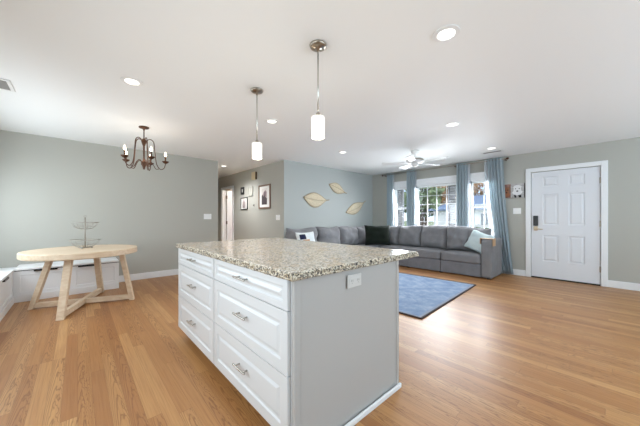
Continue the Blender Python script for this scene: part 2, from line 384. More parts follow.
# thin skin so that the hall wall's end next to the leaf wall keeps the hall colour
struct('trim_1', bx(XH-.004, XH, YL, YL+.12, 0, CE), 'wall')
struct('wall_hall_left', bx(XD-.12, XD, YD+.12, YE, 0, CE), 'wall')
struct('wall_hall_end', bx(XD-.12, XF, YE, YE+.12, 0, CE), 'wall')
struct('wall_bedroom', bx(5.2, 5.3, YL+.12, YE, 0, CE), 'warmroom')
struct('wall_left', bx(XW-.15, XW, YB-.2, YD, 0, CE), 'wall')
struct('wall_kitchen', bx(XW-.15, XF, YB-.15, YB, 0, CE), 'wall')
def baseboard(name, x0, x1, y0, y1):
    struct(name, bx(x0, x1, y0, y1, 0, .118), 'trim', bev=.006)
baseboard('baseboard_dining', .50, XD, YD-.016, YD); baseboard('baseboard_hall_left', XD, XD+.016, YD-.016, YE)
baseboard('baseboard_hall', XH-.016, XH, YL-.016, HD0-.08); baseboard('baseboard_leaf', XH, XF-.016, YL-.016, YL)
baseboard('baseboard_entry', XF-.016, XF, 1.14, YL); baseboard('baseboard_entry_right', XF-.016, XF, YB, .036)

# ------------------------------------------------------------------ entry door
bm = B(); d = .022                                           # casing
box(bm, XF-d, XF, 1.056, 1.138, 0, 2.13); box(bm, XF-d, XF, .03, .112, 0, 2.13); box(bm, XF-d, XF, .112, 1.056, 2.05, 2.13)
box(bm, XF+.052, XF+T, .112, .15, 0, 2.05); box(bm, XF+.052, XF+T, 1.02, 1.056, 0, 2.05); box(bm, XF+.052, XF+T, .15, 1.02, 2.0, 2.05); box(bm, XF+.052, XF+T, .15, 1.02, 0, .02)
dr = thing('door_1', 'white six-panel entry door with black keypad lock, closed', 'door', (XF, 1.05, .012), -PI/2); dr['kind'] = 'structure'
struct('trim_2', bm, 'trim', bev=.006)
W, H = .93, 2.03
cols = [(.172, .395), (.535, .745)]
rows = [(.325, .815), (1.015, 1.60), (1.745, 1.93)]
pn = [(a, b, c, e) for a, b in cols for c, e in rows]
link('door_panel', panel_slab(W, H, .042, pn, ((0, 0), (.008, .009), (.022, .009), (.045, .002))), 'door', dr, loc=(0, .004, 0))
k = thing('keypad', 0, 0); del k['label'], k['category']
C.objects.unlink(k); bpy.data.objects.remove(k)
link('keypad', bx(.030, .105, -.024, .004, .994, 1.19), 'black', dr, bev=.008)
hp = link('door_handle', lathe(B(), [(.034, 0), (.034, .006), (.014, .012), (.014, .05)], 20), 'brass', dr, smooth=True)
hp.location = (.067, .004, .935); hp.rotation_euler = (PI/2, 0, 0)
lv = link('lever', tube(B(), [(0, 0, .046), (.05, 0, .05), (.11, -.004, .046)], [.011, .010, .008], 10), 'brass', hp, smooth=True)
link('lock_plate', bx(.036, .098, -.012, .004, .905, .985), 'brass', dr, bev=.006)
for z in (.22, 1.0, 1.74):
    link('hinge', bx(.922, .938, -.012, .004, z, z+.1), 'dnickel', dr)
link('door_sweep', bx(0, W, -.004, .02, -.011, .012), 'dark', dr)
link('door_contact', bx(.012, .03, -.014, .004, 1.93, 2.0), 'plate', dr)

# ------------------------------------------------------------------ hall door (ajar into a bedroom)
bm = B()
box(bm, XH-.02, XH, HD0-.075, HD0, 0, HZ+.075); box(bm, XH-.02, XH, HD1, HD1+.075, 0, HZ+.075); box(bm, XH-.02, XH, HD0, HD1, HZ, HZ+.075)
box(bm, XH, XH+.12, HD1-.015, HD1, 0, HZ); box(bm, XH, XH+.12, HD0, HD0+.015, 0, HZ)
struct('trim_3', bm, 'trim', bev=.004)
hd = thing('door_2', 'white bedroom door standing open at the end of the hall', 'door', (XH+.125, HD1-.06, .012), 0); hd['kind'] = 'structure'
link('door_panel', panel_slab(.74, 2.0, .035, [(.1, .64, .2, .9), (.1, .64, 1.05, 1.85)]), 'door', hd)
for z in (.2, .95, 1.75): link('hinge', bx(-.03, .006, -.012, .0, z, z+.1), 'hinge', hd)

light('bedroom_fill', 'POINT', (4.2, 7.2, 2.1), 45, (1, .93, .86), size=.15)  # unseen light added to brighten the room behind the open door

# ------------------------------------------------------------------ front windows
def window(n, a, b, double, cols, rows, label):
    w = thing('window_%d' % n, label, 'window', (XF, 0, 0)); w['kind'] = 'structure'
    f = B(); s = .045
    box(f, .03, .10, a, a+s, Z0, Z1); box(f, .03, .10, b-s, b, Z0, Z1); box(f, .03, .10, a, b, Z0, Z0+s); box(f, .03, .10, a, b, Z1-s, Z1)
    if double: box(f, .035, .09, a, b, 1.40, 1.455)
    fr = link('window_frame', f, 'trim', w)
    g = B()
    for k in range(1, cols):
        y = a+s+(b-a-2*s)*k/cols; box(g, .058, .076, y-.006, y+.006, Z0+s, Z1-s)
    for k in range(1, rows):
        z = Z0+s+(Z1-Z0-2*s)*k/rows; box(g, .058, .076, a+s, b-s, z-.006, z+.006)
    if cols > 1 or rows > 1: link('muntins', g, 'trim', w)
    link('window_pane', bx(.064, .068, a+s, b-s, Z0+s, Z1-s), 'glass', w)
    return w
window(1, *OPEN[2], True, 1, 1, 'narrow double-hung window nearest the leaf wall')
window(2, *OPEN[1], False, 4, 5, 'wide gridded picture window in the middle of the three')
window(3, *OPEN[0], True, 2, 1, 'double-hung window nearest the entry door')
bm = B()
box(bm, XF-.022, XF, OPEN[0][0]-.09, OPEN[2][1]+.09, Z1, Z1+.15); box(bm, XF-.04, XF, OPEN[0][0]-.11, OPEN[2][1]+.11, Z1+.15, Z1+.175)
box(bm, XF-.022, XF, OPEN[0][0]-.09, OPEN[0][0], Z0, Z1); box(bm, XF-.022, XF, OPEN[2][1], OPEN[2][1]+.09, Z0, Z1)
for i in (0, 1): box(bm, XF-.022, XF, OPEN[i][1], OPEN[i+1][0], Z0, Z1)
box(bm, XF-.05, XF, OPEN[0][0]-.11, OPEN[2][1]+.11, Z0-.035, Z0)
struct('trim_4', bm, 'trim', bev=.004)

# ------------------------------------------------------------------ kitchen island: two drawer units and a granite top
X0, Y0, LI, WI = .738, .985, 1.833, .893
ys = [Y0+LI, 1.908, Y0+.018]                                 # far end, seam, near end
def drawer(parent, w, z0, h, yoff):
    m = .058 if h > .2 else .036
    d_ = link('drawer', panel_slab(w, h, .02, [(m, w-m, m, h-m)], ((0, 0), (.006, .008), (.018, .008), (.034, .001))), 'cab', parent, bev=.002, loc=(yoff, -.02, z0))
    b = B(); c = w/2; z = h*.56
    for s in (-1, 1):
        tube(b, [(c+s*.048, .001, z), (c+s*.048, -.028, z)], .005, 8)
    tube(b, spline([(c-.072, -.029, z), (c-.045, -.030, z), (c, -.031, z), (c+.045, -.030, z), (c+.072, -.029, z)], 3), .0055, 8)
    link('handle', b, 'nickel', d_, smooth=True)
for (a, b), lab in (((ys[0], ys[1]), 'white three-drawer island cabinet farther from the viewer, toward the round table'),
                    ((ys[1], ys[2]), 'white three-drawer island cabinet at the near end, with plain end panel')):
    w = a-b
    cb = thing('island_cabinet', lab, 'cabinet', (X0, a, 0), -PI/2, 'kitchen island drawer units')
    link('carcass', bx(0, w-.001, .001, WI, .112, .874), 'cab', cb)
    link('toe_kick', bx(.01, w-.01, .07, WI-.02, 0, .112), 'dark', cb)  # coloured dark in place of the shadow under the drawers
    for z0, h in ((.114, .302), (.421, .300), (.726, .146)): drawer(cb, w-.012, z0, h, .004)
    if b == ys[2]:
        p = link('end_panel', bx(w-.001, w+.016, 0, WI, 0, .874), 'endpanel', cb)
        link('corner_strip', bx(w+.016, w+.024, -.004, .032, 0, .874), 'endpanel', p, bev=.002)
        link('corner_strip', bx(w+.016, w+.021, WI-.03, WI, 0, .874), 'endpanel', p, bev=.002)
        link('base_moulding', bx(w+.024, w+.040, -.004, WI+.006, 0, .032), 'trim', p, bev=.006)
    link('back_panel', bx(0, w, WI, WI+.012, 0, .874), 'endpanel', cb)
ct = thing('countertop', 'speckled beige granite countertop with rough dark edge on the island', 'countertop', (1.375, 1.85, .875))
cx0, cx1, cy0, cy1 = -.675, .475, -.895, .985
link('slab', bx(cx0+.008, cx1-.008, cy0+.008, cy1-.008, 0, .039), 'granite', ct, bev=.004)
b = B(); ring = []
per = []
for a_, b_ in (((cx0, cy0), (cx1, cy0)), ((cx1, cy0), (cx1, cy1)), ((cx1, cy1), (cx0, cy1)), ((cx0, cy1), (cx0, cy0))):
    n = int(math.dist(a_, b_)/.014)
    for k in range(n): per.append((a_[0]+(b_[0]-a_[0])*k/n, a_[1]+(b_[1]-a_[1])*k/n))
cen = ((cx0+cx1)/2, (cy0+cy1)/2)
zz = [.0, .006, .014, .022, .030, .036]
rg = []
for zi, z in enumerate(zz):
    row = []
    for (x, y) in per:
        o_ = random.uniform(-.004, .004) + (-.006 if zi in (0, 5) else 0)
        sx = 1 if x > cx1-1e-6 else (-1 if x < cx0+1e-6 else 0); sy = 1 if y > cy1-1e-6 else (-1 if y < cy0+1e-6 else 0)
        row.append(b.verts.new((x+sx*o_, y+sy*o_, z)))
    rg.append(row)
N = len(per)
for A, Q in zip(rg, rg[1:]):
    for k in range(N): b.faces.new((A[k], A[(k+1) % N], Q[(k+1) % N], Q[k]))
link('chiselled_edge', b, 'granite_edge', ct)

# wall plates
def plate(name, label, cat, loc, rotz, w, h, kind, group=None):
    t = thing(name, label, cat, loc, rotz, group)
    pm = 'plate' if kind[0] == 'switch' else 'outplate'
    link('cover_plate', bx(-w/2, w/2, -.006, 0, -h/2, h/2), pm, t, bev=.003)
    for i in range(kind[1]):
        x = (i-(kind[1]-1)/2)*.046
        if kind[0] == 'switch': link('rocker', bx(x-.016, x+.016, -.010, -.006, -.033, .033), 'plate', t, bev=.002)
        else:
            b = bx(-.05, .05, -.009, -.006, -.017, .017)
            s = link('socket', b, pm, t, bev=.004)
            for sx in (-.026, .026):
                for dx in (-.006, .006): link('slot', bx(sx+dx-.0015, sx+dx+.0015, -.0098, -.0085, -.002, .009), 'grille', s)
                link('slot', bx(sx-.002, sx+.002, -.0098, -.0085, -.012, -.008), 'grille', s)
    return t
plate('power_outlet', 'white outlet on the island end panel under the granite edge', 'outlet', (1.155, .9795, .806), 0, .118, .072, ('outlet', 1))
plate('light_switch', 'white triple switch on the grey wall beside the hall opening', 'switch', (2.11, YD, 1.19), 0, .165, .118, ('switch', 3))
plate('light_switch', 'white double switch beside the entry door, under the puppy picture', 'switch', (XF, 1.28, 1.30), -PI/2, .13, .118, ('switch', 2))
plate('light_switch', 'white switch near the outer corner of the hall picture wall', 'switch', (XH, 5.09, 1.17), -PI/2, .165, .118, ('switch', 2))

# ------------------------------------------------------------------ dining bench (two built-in runs)
SB = .355
def bench(label, loc, rotz, length, depth, sections, pulls):
    t = thing('storage_bench', label, 'bench', loc, rotz, 'built-in corner bench')
    link('base', bx(0, length, 0.012, depth, 0, .43), 'bench', t)
    pn = [(a+.06, b-.06, .135, .365) for a, b in sections]
    link('front_panel', panel_slab(length, .425, .014, pn, ((0, 0), (.004, .008), (.03, .008))), 'bench', t)
    link('skirting', bx(-.0, length, -.014, .0, 0, .095), 'trim', t, bev=.004)
    g = link('lid_gap', bx(0, length, .004, .02, .425, .436), 'dark', t)
    for a, b in sections: link('lid', bx(a+.002, b-.002, -.016, depth, .436, .462), 'bench', t, bev=.004)
    for p in pulls: link('pull', bx(p-.12, p+.12, -.024, .004, .408, .434), 'black', t, bev=.004)
    return t
bench('white built-in bench along the grey dining wall behind the round table', (XW+.003, YD-.497, 0), 0, 1.65, .494, [(.5, 1.07), (1.07, 1.65)], [.81, 1.27])
bench('white built-in bench running off the left edge of the photo', (-.65, 2.6, 0), PI/2, YD-.52-2.6, .494, [(0, 1.43), (1.43, YD-.52-2.6)], [2.3, .7])

# ------------------------------------------------------------------ round dining table
tb = thing('dining_table', 'round pale oak dining table on crossed slanted legs', 'table', (.06, 4.78, 0))
TH = .745
b = lathe(B(), [(.2, TH-.075), (.585, TH-.075), (.594, TH-.066), (.594, TH-.008), (.588, TH), (.2, TH)], 72)
link('tabletop', b, 'table', tb, smooth=False, bev=.0)
ang1 = math.atan2(.94, .34); ang2 = ang1 - PI/2
for a, rt, rb in ((ang1, .42, .61), (ang1+PI, .40, .60), (ang2, .42, .545), (ang2+PI, .33, .525)):
    c_, s_ = math.cos(a), math.sin(a)
    b = B(); up = (c_, s_, 0)
    beam(b, (rb*c_, rb*s_, -.02), (rt*c_, rt*s_, TH-.07), .070, .055, up)
    for v in b.verts:                                          # cut feet and tops level
        if v.co.z < .06: v.co.z = 0
    link('leg', b, 'table', tb, bev=.003)
for a, r, z in ((ang1, .60, .0), (ang2, .55, .0)):
    c_, s_ = math.cos(a), math.sin(a)
    b = B(); beam(b, (-(r-.03)*c_, -(r-.03)*s_, .046), ((r-.03)*c_, (r-.03)*s_, .046), .05, .066 if a == ang1 else .06)
    link('stretcher', b, 'table', tb, bev=.003)

# two-tier wire fruit basket on the table
fb = thing('fruit_stand', 'two-tier chrome wire fruit stand on the round table', 'fruit stand', (.075, 4.87, TH))
link('post', tube(B(), [(0, 0, .012), (0, 0, .42)], .006, 8), 'dnickel', fb, smooth=True)
b = tube(B(), [(.015*math.cos(t), 0, .433+.015*math.sin(t)) for t in [2*PI*k/20 for k in range(20)]], .004, 6, True); link('ring_handle', b, 'chrome', fb, smooth=True)
def wire_bowl(z, R, h, r0):
    b = B()
    for rr, zz in ((R, z+h), (R*.82, z+h*.45), (R*.55, z+h*.12), (r0, z)):
        tube(b, [(rr*math.cos(t), rr*math.sin(t), zz) for t in [2*PI*k/40 for k in range(40)]],   .005 if rr == R else .003, 6, True)
    for k in range(14):
        t = 2*PI*k/14; c_, s_ = math.cos(t), math.sin(t)
        tube(b, [(q*c_, q*s_, zz) for q, zz in ((.004, z), (r0, z), (R*.55, z+h*.12), (R*.82, z+h*.45), (R, z+h))], .0022, 5)
    return b
link('lower_bowl', wire_bowl(.014, .165, .10, .07), 'chrome', fb, smooth=True)
link('upper_bowl', wire_bowl(.262, .142, .09, .05), 'chrome', fb, smooth=True)
for k in range(3):
    t = 2*PI*k/3
    link('foot', lathe(B(), [(.009, 0), (.011, .007), (.009, .014)], 10, (.07*math.cos(t), .07*math.sin(t))), 'chrome', fb)

# ------------------------------------------------------------------ sectional sofa
so = thing('sectional_sofa', 'large grey tweed sectional sofa wrapping the corner under the windows', 'sofa', (0, 0, 0))
SX0, SX1, SY0, SY1, SL = 5.685, 6.40, 1.49, 4.79, 3.13
sy_in = 3.98                                                   # front edge of the leaf-wall run
link('arm', soft_box(SX1-SX0, .185, .735, .028, .006, 9), 'sofa', so, smooth=True, loc=((SX0+SX1)/2, SY0+.0925, .018))
link('arm', soft_box(.22, SY1-sy_in-.02, .60, .09, .01, 9), 'sofa', so, smooth=True, loc=(SL+.11, (SY1+sy_in)/2, .018))
ysec = [SY0+.185, 2.446, 3.215, sy_in]
for a, c in zip(ysec, ysec[1:]):
    link('base', bx(SX0+.012, SX1-.02, a+.003, c-.003, .02, .265), 'sofa_d', so, bev=.012, seg=3)
    link('seat_cushion', soft_box(.58+.03, c-a-.006, .19, .045, .018, 9, .004, a), 'sofa', so, smooth=True, loc=(SX0+.295, (a+c)/2, .262))
xsec = [SL+.22, 4.10, 4.86, 5.66]
for a, c in zip(xsec, xsec[1:]):
    link('base', bx(a+.003, c-.003, sy_in+.012, SY1-.02, .02, .265), 'sofa_d', so, bev=.012, seg=3)
    link('seat_cushion', soft_box(c-a-.006, .61, .19, .045, .018, 9, .004, a), 'sofa', so, smooth=True, loc=((a+c)/2, sy_in+.295, .262))
link('base', bx(5.666, SX1-.02, sy_in+.003, SY1-.02, .02, .265), 'sofa_d', so, bev=.012, seg=3)
link('seat_cushion', soft_box(.50, .60, .19, .045, .018, 9), 'sofa', so, smooth=True, loc=(5.92, sy_in+.295, .262))
link('back_frame', bx(SX1-.15, SX1, SY0+.18, SY1, .02, .70), 'sofa_d', so, bev=.03, seg=3)
link('back_frame', bx(SL+.2, SX1-.15, SY1-.15, SY1, .02, .70), 'sofa_d', so, bev=.03, seg=3)
def back_cushion(w, h, t, loc, rz, tilt, seed):
    b = pillow(w, h, t, 22, .030, seed, .055)
    for v in b.verts:                                          # soft filling sags: fuller low down, a dipped top edge
        f = v.co.z/h; v.co.y *= 1.12-.35*(f-.35)**2; v.co.z -= .018*math.sin(seed*1.7+v.co.x*9)*max(0, f-.6)*2
    o = link('back_cushion', b, 'sofa', so, smooth=True, loc=loc)
    o.rotation_euler = (tilt, 0, rz)
zc = .455
for i, (a, c, h) in enumerate(((1.63, 2.06, .50), (1.98, 2.43, .53), (2.42, 3.07, .535), (3.06, 3.66, .515), (3.64, 4.10, .50))):
    back_cushion(c-a+.025, h+.01, .30, (6.08-(.06 if i == 1 else 0), (a+c)/2, zc), -PI/2 + (.14 if i == 1 else 0), -.12, i*3.1)
for i, (a, c, h) in enumerate(((3.20, 4.0, .49), (4.02, 4.74, .50), (4.74, 5.40, .50), (5.40, 5.92, .49))):
    back_cushion(c-a+.025, h, .30, ((a+c)/2, 4.48, zc), 0, -.12, 20+i*2.7)
for x, y in ((SX0+.06, SY0+.06), (SX1-.07, SY0+.06), (SX0+.06, 2.446), (SX0+.06, 3.215), (SL+.07, sy_in+.06), (SL+.07, SY1-.08), (4.86, sy_in+.06)):
    link('foot', bx(x-.03, x+.03, y-.03, y+.03, 0, .021), 'black', so)

def throw(name, label, m, w, h, t, loc, rz, tilt, seed):
    o = link(name, pillow(w, h, t, 18, .022, seed, .08), m, smooth=True, loc=loc); o.rotation_euler = (tilt, 0, rz)
    return tag(o, label, 'pillow', 'throw pillows on the sofa')
throw('throw_pillow', 'very dark green plush throw pillow in the corner of the sofa', 'green', .66, .53, .26, (5.62, 3.98, .46), -.75, -.22, 3)
throw('throw_pillow', 'pale aqua throw pillow leaning on the sofa arm near the door', 'ltblue', .46, .42, .18, (5.86, 1.86, .46), -PI/2-.35, -.42, 8)
wp = throw('throw_pillow', 'white throw pillow with navy and tan patches at the far sofa end', 'white_f', .52, .42, .16, (3.52, 4.22, .46), .1, -.25, 12)
lp = bpy.data.objects['throw_pillow.001']; lp.rotation_euler = (-.42, .30, -PI/2-.35); lp.location.z = .50
for x0, x1, z0, z1, m in ((-.21, -.07, .255, .36, 'navy'), (-.16, .02, .20, .245, 'tanf')):
    b = B()
    n = 5; g = [[b.verts.new((x0+(x1-x0)*i/n, -.079*max(0, (1-abs((x0+(x1-x0)*i/n)/.23)**3.2)*(1-abs(((z0+(z1-z0)*j/n)-.2)/.2)**3.2))**.5-.012, z0+(z1-z0)*j/n)) for j in range(n+1)] for i in range(n+1)]
    for i in range(n):
        for j in range(n): b.faces.new((g[i][j], g[i+1][j], g[i+1][j+1], g[i][j+1]))
    o = link('patch', b, m, wp); s = o.modifiers.new('s', 'SOLIDIFY'); s.thickness = .004
tr = thing('armrest_tray', 'tan slatted wood tray draped over the sofa arm near the door', 'tray', (5.78, SY0+.0925, .760))
link('tray_top', bx(-.085, .075, -.10, .10, 0, .010), 'traywood', tr, bev=.003)
link('side_flap', bx(-.085, .075, -.112, -.101, -.13, .010), 'traywood', tr, bev=.003)
link('side_flap', bx(-.085, .075, .101, .112, -.10, .010), 'traywood', tr, bev=.003)

# ------------------------------------------------------------------ rug
rg_ = thing('area_rug', 'faded blue area rug with dark bound edge in front of the sofa', 'rug', (3.92, 2.72, 0), .047)
hx, hy = 1.075, 1.21
link('pile', bx(-hx+.05, hx-.05, -hy+.05, hy-.05, .001, .012), 'rug', rg_)
b = B()
for q in ((-hx+.012, hx-.012, -hy+.012, -hy+.05), (-hx+.012, hx-.012, hy-.05, hy-.012), (-hx+.012, -hx+.05, -hy+.05, hy-.05), (hx-.05, hx-.012, -hy+.05, hy-.05)): box(b, *q, .001, .011)
link('border', b, 'rugrim', rg_)
b = B()
for q in ((-hx, hx, -hy-.006, -hy+.012), (-hx, hx, hy-.012, hy+.006), (-hx-.006, -hx+.012, -hy-.006, hy+.006), (hx-.012, hx+.006, -hy-.006, hy+.006)): box(b, *q, 0, .016)
link('binding', b, 'binding', rg_)

# ------------------------------------------------------------------ curtains
RX, RZ = 6.475, 2.375
rod = thing('curtain_rod', 'dark metal curtain rod spanning the three front windows', 'curtain rod', (RX, 0, RZ))
link('rod', tube(B(), [(0, 1.42, 0), (0, 4.42, 0)], .012, 10), 'dnickel', rod, smooth=True)
for y in (1.42, 4.42):
    o = link('finial', lathe(B(), [(.004, -.03), (.022, -.016), (.024, 0), (.018, .018), (.004, .03)], 14), 'bronze', rod, smooth=True, loc=(0, y, 0)); o.rotation_euler = (PI/2, 0, 0)
for y in (1.46, 2.44, 4.34): link('bracket', bx(-.004, XF-RX, y-.01, y+.01, -.03, -.014), 'bronze', rod)
def drape(name, m, label, top, bot, folds, depth, seed, zb=.03, zt=RZ+.035, x=RX, group=None, bulge=0):
    b = B(); nu, nv = folds*8, 22; g = []
    for j in range(nv+1):
        t = j/nv; z = zt+(zb-zt)*t; e = t**1.5
        y0 = top[0]+(bot[0]-top[0])*e; y1 = top[1]+(bot[1]-top[1])*e; row = []
        for i in range(nu+1):
            u = i/nu; ph = 2*PI*folds*u
            dd = depth*(.75+.35*math.sin(seed+u*7+t*2.0))*(.8+.3*t)
            row.append(b.verts.new((x+dd*math.sin(ph)+bulge*math.sin(PI*t)*-1, y0+(y1-y0)*u+.008*math.sin(ph*2+seed+t*3), z)))
        g.append(row)
    for j in range(nv):
        for i in range(nu): b.faces.new((g[j][i], g[j][i+1], g[j+1][i+1], g[j+1][i]))
    o = link(name, b, m, smooth=True); s = o.modifiers.new('thick', 'SOLIDIFY'); s.thickness = .003
    return tag(o, label, 'curtain', group)
gc = 'dusty blue curtain panels'
drape('curtain', 'curtain', 'dusty blue curtain panel hanging closest to the leaf wall', (4.10, 4.27), (4.08, 4.27), 3, .026, 1, group=gc)
drape('curtain', 'curtain', 'dusty blue curtain panel between the narrow window and the picture window', (3.44, 3.66), (3.45, 3.66), 4, .026, 2, group=gc)
drape('curtain', 'curtain', 'dusty blue curtain panel between the picture window and the door-side window', (2.17, 2.40), (2.17, 2.41), 4, .026, 3, group=gc)
drape('curtain', 'curtain', 'dusty blue curtain panel flaring behind the sofa arm beside the puppy picture', (1.50, 1.78), (1.32, 1.53), 5, .03, 4, group=gc)
gs = 'white sheer curtains'
drape('sheer_curtain', 'sheer', 'white sheer strip beside the panel closest to the leaf wall', (4.05, 4.09), (4.05, 4.09), 1, .012, 5, group=gs)
drape('sheer_curtain', 'sheer', 'white sheer strip at the edge of the picture window toward the leaf wall', (3.39, 3.43), (3.37, 3.44), 1, .012, 6, group=gs)
drape('sheer_curtain', 'sheer', 'white sheer strip at the door-side window beside the middle panel', (2.12, 2.16), (2.12, 2.16), 1, .012, 7, group=gs)
drape('sheer_curtain', 'sheer', 'white sheer strip trailing inward from the flaring panel by the sofa arm', (1.79, 1.83), (1.54, 1.66), 2, .012, 8, group=gs)

# ------------------------------------------------------------------ things on the walls
def leaf_art(label, tip, stem, wid, bow):
    """woven leaf on the leaf wall; tip / stem (x, z) on the wall"""
    tx, tz = tip; sx, sz = stem; L = math.dist(tip, stem); a = math.atan2(sz-tz, sx-tx)
    t = thing('leaf_wall_art', label, 'wall decor', (tx, YL, tz), 0, 'woven leaf wall decor')
    t.rotation_euler = (0, -a, 0)
    body = L*.88
    up = [(body*u, wid*.5*math.sin(PI*u**.92)**1.15+bow*math.sin(PI*u)) for u in [k/20 for k in range(21)]]
    dn = [(body*u, -wid*.5*math.sin(PI*u**.92)**1.15+bow*math.sin(PI*u)) for u in [k/20 for k in range(21)]]
    b = B(); g = []
    for (x, zu), (_, zd) in zip(up, dn):
        row = []
        for j in range(9):
            f = j/8; z = zd+(zu-zd)*f
            row.append(b.verts.new((x, -.016-.03*math.sin(PI*f)*math.sin(PI*x/body), z)))
        g.append(row)
    for i in range(20):
        for j in range(8): b.faces.new((g[i][j], g[i+1][j], g[i+1][j+1], g[i][j+1]))
    bmesh.ops.remove_doubles(b, verts=b.verts, dist=1e-5)
    o = link('woven_blade', b, 'rattan', t, smooth=True); s = o.modifiers.new('s', 'SOLIDIFY'); s.thickness = .006
    b = B(); tube(b, [(x, -.014, z) for x, z in up], .009, 8); tube(b, [(x, -.014, z) for x, z in dn], .009, 8)
    link('rim', b, 'rattan_d', t, smooth=True)
    link('stem', tube(B(), spline([(body-.03, -.014, 0), (body+.02, -.014, .004), (L, -.014, .018)], 4), [.012]*8+[.007], 8), 'rattan_d', t, smooth=True)
    link('midrib', tube(B(), [(x, -.05*math.sin(PI*x/body)*.9-.018, bow*math.sin(PI*x/body)) for x in [body*k/12 for k in range(13)]], .005, 6), 'rattan_d', t, smooth=True)
import_leaf = [('largest woven rattan leaf on the blue-grey wall, lying almost level', (3.90, 1.645), (4.745, 1.60), .35, -.035),
               ('smallest woven rattan leaf, the upper one, tipping down toward the windows', (4.73, 2.02), (5.41, 1.815), .25, .0),
               ('woven rattan leaf nearest the windows, its stem pointing up', (5.37, 1.305), (6.24, 1.645), .29, -.03)]
for l in import_leaf: leaf_art(*l)

def picture(name, label, cat, loc, rotz, w, h, fw, fm, mount, art, group=None):
    t = thing(name, label, cat, loc, rotz, group)
    f = B()
    for q in ((-w/2, -w/2+fw, -h/2, h/2), (w/2-fw, w/2, -h/2, h/2), (-w/2+fw, w/2-fw, -h/2, -h/2+fw), (-w/2+fw, w/2-fw, h/2-fw, h/2)): box(f, q[0], q[1], -.024, 0, q[2], q[3])
    link('frame', f, fm, t, bev=.003)
    link('mount', bx(-w/2+fw, w/2-fw, -.012, -.002, -h/2+fw, h/2-fw), mount, t)
    if art: art(t)
    return t
def flat(parent, name, m, pts, y):
    b = B(); f = [b.verts.new((x, y, z)) for x, z in pts]; k = [b.verts.new((x, y+.0012, z)) for x, z in pts]; n = len(pts)
    b.faces.new(f); b.faces.new(k[::-1])
    for i in range(n): b.faces.new((f[i], f[(i+1) % n], k[(i+1) % n], k[i]))
    return link(name, b, m, parent)
def ell(cx, cz, rx, rz, n=20): return [(cx+rx*math.cos(2*PI*k/n), cz+rz*math.sin(2*PI*k/n)) for k in range(n)]
def art_big(t):
    p = flat(t, 'print', 'paper', [(-.13, -.2), (.13, -.2), (.13, .2), (-.13, .2)], -.0135)
    flat(p, 'figure', 'ink2', [(-.10, -.1), (.09, -.1), (.11, .10), (.05, .16), (-.03, .12), (-.09, .04)], -.015)
    flat(p, 'figure', 'ink', [(-.12, -.19), (.12, -.19), (.12, -.04), (.04, -.01), (.0, .03), (-.04, .0), (-.07, .06), (-.12, .02)], -.0165)
    flat(p, 'figure', 'ink', [(.0, .02), (.05, .0), (.05, .11), (.03, .13), (.01, .1)], -.0165)
def art_small(t):
    p = flat(t, 'print', 'paper', [(-.11, -.13), (.11, -.13), (.11, .13), (-.11, .13)], -.0135)
    flat(p, 'figure', 'ink', [(-.08, -.12), (-.03, -.12), (-.04, .07), (-.07, .06)], -.015)
    flat(p, 'figure', 'ink', [(.03, -.12), (.08, -.12), (.07, .05), (.04, .07)], -.015)
    flat(p, 'figure', 'ink2', [(-.02, -.12), (.02, -.12), (.02, .1), (-.03, .11)], -.015)
picture('picture_frame', 'walnut-framed print in a white mount, the largest on the hall wall', 'picture', (XH, 5.665, 1.675), -PI/2, .54, .58, .035, 'frame_wood', 'mat_white', art_big)
picture('picture_frame', 'thin black-framed sketch on the hall wall, below the small black frame', 'picture', (XH, 6.73, 1.55), -PI/2, .38, .33, .022, 'black', 'mat_white', art_small)
picture('picture_frame', 'small solid black frame with a white oval, high on the hall wall', 'picture', (XH, 6.83, 1.905), -PI/2, .18, .20, .055, 'black', 'mat_white', None)
picture('picture_frame', 'pale white empty frame on the hall wall between the black frames and walnut one', 'picture', (XH, 6.37, 1.86), -PI/2, .24, .25, .018, 'wall', 'wall', None)
ch = thing('door_chime', 'cream door chime box high on the hall wall under the ceiling', 'door chime', (XH, 6.16, 2.235), -PI/2)
link('cover', bx(-.10, .10, -.05, 0, -.10, .10), 'cream', ch, bev=.012)
link('side_bar', bx(.101, .118, -.045, 0, -.095, .095), 'hinge', ch, bev=.005)
th = thing('thermostat', 'small round grey thermostat low between the hall pictures', 'thermostat', (XH, 6.19, 1.485), -PI/2)
o = link('body', lathe(B(), [(.032, 0), (.032, .016), (.026, .022)], 20), 'grille', th); o.rotation_euler = (PI/2, 0, 0)
o = link('dial', lathe(B(), [(.018, .022), (.018, .028)], 16), 'nickel', th); o.rotation_euler = (PI/2, 0, 0)

dg = thing('canvas_print', 'wide canvas photo of a brown and a white puppy beside the curtain', 'picture', (XF, 1.345, 1.71), -PI/2)
link('canvas', bx(-.185, .185, -.03, 0, -.145, .145), 'canvas', dg, bev=.003)
link('side_edge', bx(.186, .192, -.03, 0, -.145, .145), 'dogink', dg)
y = -.0315
flat(dg, 'backdrop', 'dogbackl', [(-.18, -.14), (-.035, -.14), (-.035, .14), (-.18, .14)], y+.0005); flat(dg, 'backdrop', 'dogbackr', [(-.03, -.14), (.18, -.14), (.18, .14), (-.03, .14)], y+.0005)
p = flat(dg, 'brown_puppy', 'dogbrown', ell(-.105, -.02, .072, .10), y)
for q in (ell(-.165, .0, .02, .06), ell(-.05, .0, .02, .06)): flat(p, 'ear', 'frame_wood', q, y-.0015)
for q in (ell(-.13, .02, .010, .012, 10), ell(-.085, .02, .010, .012, 10), ell(-.107, -.03, .016, .012, 10)): flat(p, 'face_mark', 'dogink', q, y-.002)
p = flat(dg, 'white_puppy', 'dogwhite', ell(.075, .01, .095, .105), y-.001)
for q in (ell(-.01, .03, .025, .055), ell(.16, .03, .022, .055)): flat(p, 'ear', 'dogbackr', q, y-.002)
